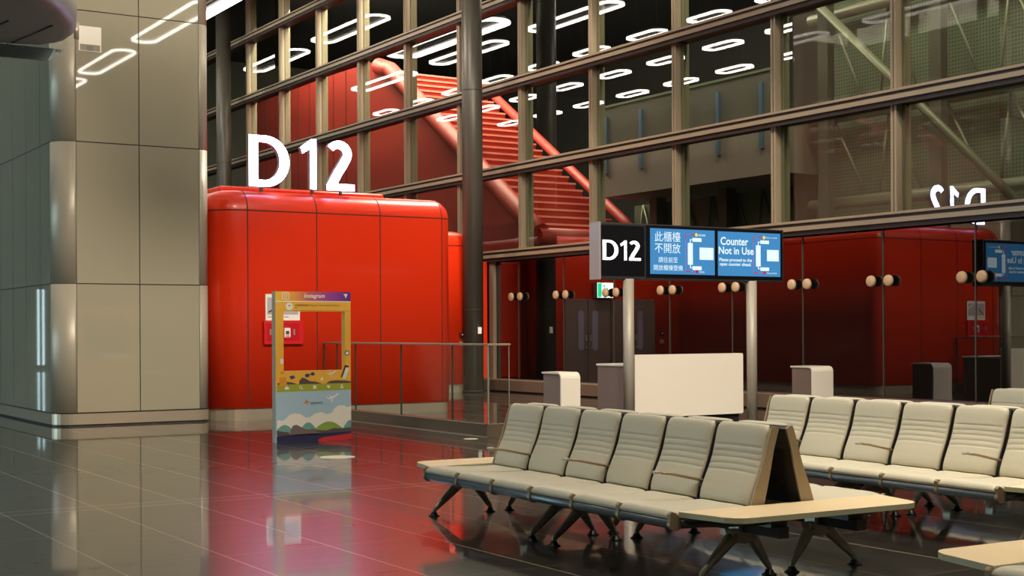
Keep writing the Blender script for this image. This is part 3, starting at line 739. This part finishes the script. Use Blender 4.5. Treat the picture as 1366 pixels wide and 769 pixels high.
# ---------------------------------------------------------------- floor discs
for (x, y_, r, lab) in ((7.07, 15.25, .21, 'large cream round floor sticker in front of the selfie board'), (9.78, 16.74, .10, 'small cream round floor sticker by the railing kerb')):
    b = MB(); b.cyl((0, 0), r, 0, .003, 40); tag(b.build('floor_sticker', M['sticker'], loc=(x, y_, 0.0005)), lab, 'floor sticker')

# ---------------------------------------------------------------- overhead soffit at the upper left
so = thing('overhead_soffit', (5.2, 20.3, 5.5), 'grey rounded overhead soffit hanging in front of the beige glass block', 'soffit')
path = [(-6, .0), (-.6, .0), (-.25, -.12), (-.08, -.4), (-.08, -.9), (-.25, -1.6), (-.6, -2.4), (-1.3, -3.6), (-2.4, -5.2), (-6, -7)]
b = MB()
loops = []
for dz, ins in ((.0, .28), (.06, .1), (.17, .01), (.28, 0), (.42, .03), (.55, .14), (.62, .34)):
    cx_, cy_ = -3, -2.4
    loops.append([(x+(cx_-x)*ins/4, y_+(cy_-y_)*ins/3, dz) for x, y_ in path])
b.rings(loops); b.build('soffit_body', M['fin'], so)
b = MB()
for dx in (-.8, -1.35, -1.9): b.tube([(dx, -.3, -.004), (dx+.2, -1.7, -.004)], .012, 6)
b.build('soffit_seam', M['joint'], so)
b = MB(); b.prism([(-6, .02), (-6, -.16), (-.25, -.16), (-.02, .02)], 'y', -.06, -.02); b.build('lower_strip', M['teal'], so)
b = MB(); b.cyl((0.03, -.5), .035, .1, .34, 10); b.cyl((-.03, -.5), .02, .18, .26, 8); b.build('end_bracket', M['steel'], so)
b = MB(); b.cyl((-2.5, -2.5), .03, .55, 8.05, 10); b.build('hanger_rod', M['dark'], so)

# ---------------------------------------------------------------- beam seating
PT = .533
def prof_pts(P, n):
    d = [0]
    for a, c in zip(P, P[1:]): d.append(d[-1]+math.dist(a, c))
    out = []
    for k in range(n):
        s = d[-1]*k/(n-1); i = 0
        while i < len(P)-2 and d[i+1] < s: i += 1
        u = (s-d[i])/(d[i+1]-d[i]); out.append((P[i][0]+(P[i+1][0]-P[i][0])*u, P[i][1]+(P[i+1][1]-P[i][1])*u))
    # smooth
    for _ in range(6): out = [out[0]]+[((out[i-1][0]+2*out[i][0]+out[i+1][0])/4, (out[i-1][1]+2*out[i][1]+out[i+1][1])/4) for i in range(1, n-1)]+[out[-1]]
    return out
def cushion(P, n, hw, T, grooves=(), arch=0, topround=0, gz=None, sag=0):
    """padded strip following profile P (s,z), thickness T along its normal, half width hw, returns MB in (s -> x, across -> y)"""
    pts = prof_pts(P, n); b = MB(); rings = []
    us = [-1, -.985, -.95, -.88, -.7, -.45, -.15, .15, .45, .7, .88, .95, .985, 1]
    for i, (s, z) in enumerate(pts):
        a = pts[min(i+1, n-1)]; c = pts[max(i-1, 0)]
        dx, dz = a[0]-c[0], a[1]-c[1]; L = math.hypot(dx, dz); nx, nz = -dz/L, dx/L      # outward (front/up) normal
        v = i/(n-1); e_end = min(1, min(v, 1-v)/.06); e_end = math.sqrt(max(0, 1-(1-e_end)**2))
        w = hw*(1-topround*(1-min(1, v/.10))**2)
        ring_ = []
        for u in us:
            edge = max(0, 1-abs(u)**7)**.5
            t = T*(.15+.85*edge*(.25+.75*e_end))-sag*(1-u*u)
            for g in grooves:
                zz = z-arch*(1-u*u)
                t -= .0075*math.exp(-((zz-g)/.0042)**2)*(1 if abs(u) < .9 else 0)
            ring_.append((s+nx*t, u*w, z+nz*t))
        ring_ += [(s, w*.97, z), (s, -w*.97, z)]
        rings.append(ring_)
    b.rings(rings)
    return b
BACK = [(.055, .905), (.072, .88), (.085, .84), (.098, .78), (.118, .70), (.15, .62), (.19, .54), (.215, .48), (.225, .425)]
SEAT = [(.23, .388), (.34, .384), (.5, .386), (.66, .396), (.76, .405), (.82, .405), (.85, .396)]
def mirror_x(b, sg):
    if sg < 0:
        for v in b.bm.verts: v.co.x = -v.co.x
        bmesh.ops.reverse_faces(b.bm, faces=b.bm.faces)
    return b
def shift(b, y):
    for v in b.bm.verts: v.co.y += y
    return b
def make_bank():
    R = thing('seat_bank', (0, 0, 0), 'x', 'airport seating')
    protos = {}
    def put(key, mk, name, mats, parent, loc):
        if key not in protos:
            protos[key] = mk().build(name, mats, parent, loc=loc); return protos[key]
        o = protos[key].copy(); o.parent = parent; o.location = loc; C.objects.link(o); return o
    for sg in (-1, 1):
        for k in range(6):
            yc = (k+.5)*PT
            put(('seat', sg), lambda: mirror_x(cushion(SEAT, 30, PT/2-.004, .05, topround=.0, sag=.006), sg), 'seat', M['leather'], R, (0, yc, 0))
            bk = put(('back', sg), lambda: mirror_x(cushion(BACK, 72, PT/2-.019, .042, grooves=(.765, .725, .685, .645, .605), arch=.006, topround=.10), sg), 'backrest', M['leather'], R, (0, yc, 0))
            def shell():
                b = MB(); inner = [(.03, .885), (.042, .85), (.07, .76), (.093, .65), (.122, .53), (.155, .42)]
                outer = [(s+.012, z) for s, z in prof_pts(BACK, 14)]
                hw = PT/2-.012
                poly = inner+[(.235, .40)]+outer[::-1]
                A_ = [b.v((p[0], -hw, p[1])) for p in poly]; B_ = [b.v((p[0], hw, p[1])) for p in poly]; n = len(poly)
                for i in range(n):
                    b.mi = 1 if i < len(inner)-1 else 0
                    b.face([A_[i], A_[(i+1) % n], B_[(i+1) % n], B_[i]])
                b.mi = 0; b.face(A_); b.face(B_[::-1])
                return mirror_x(b, sg)
            put(('shell', sg), shell, 'back_shell', [M['shelld'], M['shelld']], bk, (0, 0, 0))
        for ye in (-.004, 6*PT-.008):
            b = MB(); inner = [(.03, .887), (.042, .85), (.07, .76), (.093, .65), (.122, .53), (.152, .415)]
            outer = [(s+.026, z) for s, z in prof_pts(BACK, 14)]
            b.prism(inner+[(.245, .395)]+outer[::-1]+[(.06, .905)], 'y', ye, ye+.012)
            mirror_x(b, sg).build('end_panel', M['shell'], R)
        b = MB(); b.tube([(sg*.815, .01, .366), (sg*.815, 6*PT-.01, .366)], .036, 16, flat=(1.1, .95)); b.build('front_bar', M['bar'], R)
        b = MB(); b.box(sg*.30-.035, sg*.30+.035, -.36, 6*PT+.40, .285, .35); b.build('beam', M['shelld'], R)
        for k in range(7):
            def clip():
                b = MB(); P = [(.818+.046*math.cos(math.radians(a)), .366+.042*math.sin(math.radians(a))) for a in range(-170, 45, 20)]+[(.862, .425), (.845, .44), (.82, .43), (.80, .41), (.78, .39)]
                b.prism(P, 'y', -.014, .014); b.box(.3, .78, -.010, .010, .335, .365)
                return mirror_x(b, sg)
            put(('clip', sg), clip, 'clip', M['clip'], R, (0, k*PT, 0))
        for k in (1, 3, 5):
            def arm():
                b = MB(); b.tube([(.55, 0, .606), (.45, 0, .592), (.30, 0, .56), (.20, 0, .538)], [.013, .014, .014, .013], 8, flat=(1.3, .7))
                b.mi = 1; b.box(.535, .585, -.02, .02, .597, .617, bevel=.008); b.mi = 2
                b.tube([(.21, 0, .54), (.20, 0, .48), (.22, 0, .36)], [.014, .016, .02], 8)
                return mirror_x(b, sg)
            put(('arm', sg), arm, 'armrest', [M['clip'], mat('silver_tip', (184, 178, 166), .35, .4) if sg < 0 else bpy.data.materials['silver_tip'], M['shelld']], R, (0, k*PT, 0))
        for y in (.02, 1.68, 1.98, 3.52):
            def leg():
                b = MB()
                b.prism([(.19, .30), (.41, .30), (.385, .245), (.345, .215), (.30, .208), (.255, .215), (.215, .245)], 'y', -.03, .03)
                b.box(.235, .365, -.045, .045, .285, .36)
                b.tube([(.36, 0, .262), (.42, 0, .215), (.50, 0, .145), (.585, 0, .072), (.605, 0, .05), (.608, 0, .02)], [.044, .040, .032, .023, .020, .017], 10, flat=(.8, 1))
                b.tube([(.24, 0, .262), (.205, 0, .215), (.16, 0, .145), (.108, 0, .072), (.092, 0, .05), (.09, 0, .02)], [.044, .040, .032, .023, .020, .017], 10, flat=(.8, 1))
                return mirror_x(b, sg)
            lg = put(('leg', sg), leg, 'leg', M['leg'], R, (0, y, 0))
            for fs in (.608, .09):
                def foot():
                    b = MB(); b.rings([[(r*math.cos(2*PI*k/18), r*math.sin(2*PI*k/18), z) for k in range(18)] for r, z in ((.046, 0), (.046, .006), (.03, .014), (.022, .035), (.018, .036))]); return b
                put('foot', foot, 'foot_pad', M['foot'], lg, (sg*fs, 0, 0))
    def table(sgn, y0, dep, nm='table_top'):
        pts = [(-.80, 0), (-.745, dep*.62)]
        pts += [(-.745+.13*(1-math.cos(math.radians(a)))+.0, dep*.62+dep*.38*math.sin(math.radians(a))) for a in (25, 50, 70, 90)]
        pts += [(-p[0], p[1]) for p in pts[::-1]]
        P = [(x, y0+sgn*yy) for x, yy in pts]
        if sgn < 0: P = P[::-1]
        b = MB(); b.mi = 1; b.prism(P, 'z', .405, .436); b.mi = 0; b.face([b.v((x, yy, .4368)) for x, yy in P])
        t = b.build(nm, [M['maple'], M['mapleedge']], R)
        for s in (-1, 1):
            b = MB()
            b.box(s*.30-.06, s*.30+.06, y0+sgn*.05-.02, y0+sgn*.32+.02, .345, .406); b.tube([(s*.78, y0, .36), (s*.55, y0+sgn*.2, .375), (s*.3, y0+sgn*.25, .375)], .02, 8)
            b.build('table_bracket', M['dark'], t)
    table(-1, -.015, .43); table(1, 6*PT+.015, .46)
    b = MB(); b.tube([(-.30, 1.70, .29), (-.25, 1.8, .2), (-.2, 1.9, .22), (-.28, 2.0, .29)], .008, 6); b.tube([(-.15, 1.9, .30), (-.05, 1.85, .15), (-.02, 1.84, .01)], .008, 6); b.build('cable', M['black'], R)
    return R
bank = make_bank()
RZ = -math.radians(2)
for i, (x, y_, lab) in enumerate(((5.945, 6.40, 'front bank of beige back-to-back airport seats with maple end tables, nearest the red pavilion'),
                                 (8.56, 6.20, 'beige back-to-back seat bank standing second from left, behind the front bank'),
                                 (11.10, 5.85, 'rearmost beige seat bank at right edge, only its backrest tops showing'),
                                 (5.82, .93, 'nearest seat bank, only its maple end table corner showing at lower right'))):
    o = bank if i == 0 else copy_tree(bank)
    o.location = (x, y_, 0); o.rotation_euler = (0, 0, RZ)
    tag(o, lab, 'airport seating', 'back-to-back airport seat banks')

# ---------------------------------------------------------------- oval ring lamps under the ceiling
def stadium(w, l, n=10):
    r = w/2; h = max(0, l/2-r); P = []
    for cy, a0 in ((h, 0), (-h, 180)):
        for k in range(n+1):
            t = math.radians(a0+180*k/n); P.append((r*math.cos(t), cy+r*math.sin(t)))
    return P
def lamp(name, w, l, tw, loc, label, group):
    t = thing(name, loc, label, 'ceiling lamp', group)
    o_, i_ = stadium(w, l), stadium(w-2*tw, l-2*tw)
    b = MB(); A_ = [b.v((x, y, .0)) for x, y in o_]; B_ = [b.v((x, y, .0)) for x, y in i_]; A2 = [b.v((x, y, .07)) for x, y in o_]; B2 = [b.v((x, y, .07)) for x, y in i_]
    n = len(A_)
    for k in range(n):
        j = (k+1) % n
        b.face([A_[k], A_[j], B_[j], B_[k]]); b.face([A_[k], A_[j], A2[j], A2[k]]); b.face([B_[k], B_[j], B2[j], B2[k]])
    b.build('light_ring', M['lamp'], t)
    b = MB(); b.rings([[(x, y, z) for x, y in stadium(w-.02, l-.02)] for z in (.072, .14)], smooth=False); b.box(-.04, .04, -l*.3, l*.3, .0, .07)
    for s in (-1, 1): b.cyl((0, s*l*.28), .012, .14, 13.55-loc[2], 8)
    b.build('lamp_housing', M['dark'], t)
    return t
lp = None
for x in (2.4, 5.6, 8.8):
    for k in range(-15, 8):
        y_ = 33.0+3.1*k
        if (x == 5.6 and 21 < y_ < 31.5) or (x == 2.4 and 11 < y_ < 21.5): continue
        if lp is None: lp = lamp('ring_lamp', .66, 1.8, .075, (x, y_, 11), 'white oval ring lamp hung from the dark hall ceiling, mirrored in the glass wall', 'oval ring lamps'); continue
        o = copy_tree(lp); o.location = (x, y_, 11)
ll = None
for (x, y_, z) in [(12.3, 35.2-6.4*k, 11) for k in range(-2, 5)]:
    if ll is None: ll = lamp('long_ring_lamp', .8, 4.7, .09, (x, y_, z), 'long white oval ring lamp hung from the hall ceiling, mirrored in the glass', 'long oval ring lamps'); continue
    o = copy_tree(ll); o.location = (x, y_, z)
for (y_, L_) in ((3, 6.6), (-4.3, 5.0), (-11, 6.0), (-17, 4.5)):
    lamp('long_ring_lamp', .85, L_, .06, (14.1, y_, 11), 'long white oval ring lamp hung from the hall ceiling, mirrored in the glass', 'long oval ring lamps')
for y_ in (47, 54):
    lamp('long_ring_lamp', 1.0, 5.5, .10, (14.2, y_, 12.6), 'long white oval ring lamp hung from the hall ceiling, mirrored in the glass', 'long oval ring lamps')
lamp('wide_ring_lamp', 1.3, 7.0, .30, (14.1, 40, 11), 'broad bright ceiling lamp showing above the beige block at the top edge', None)
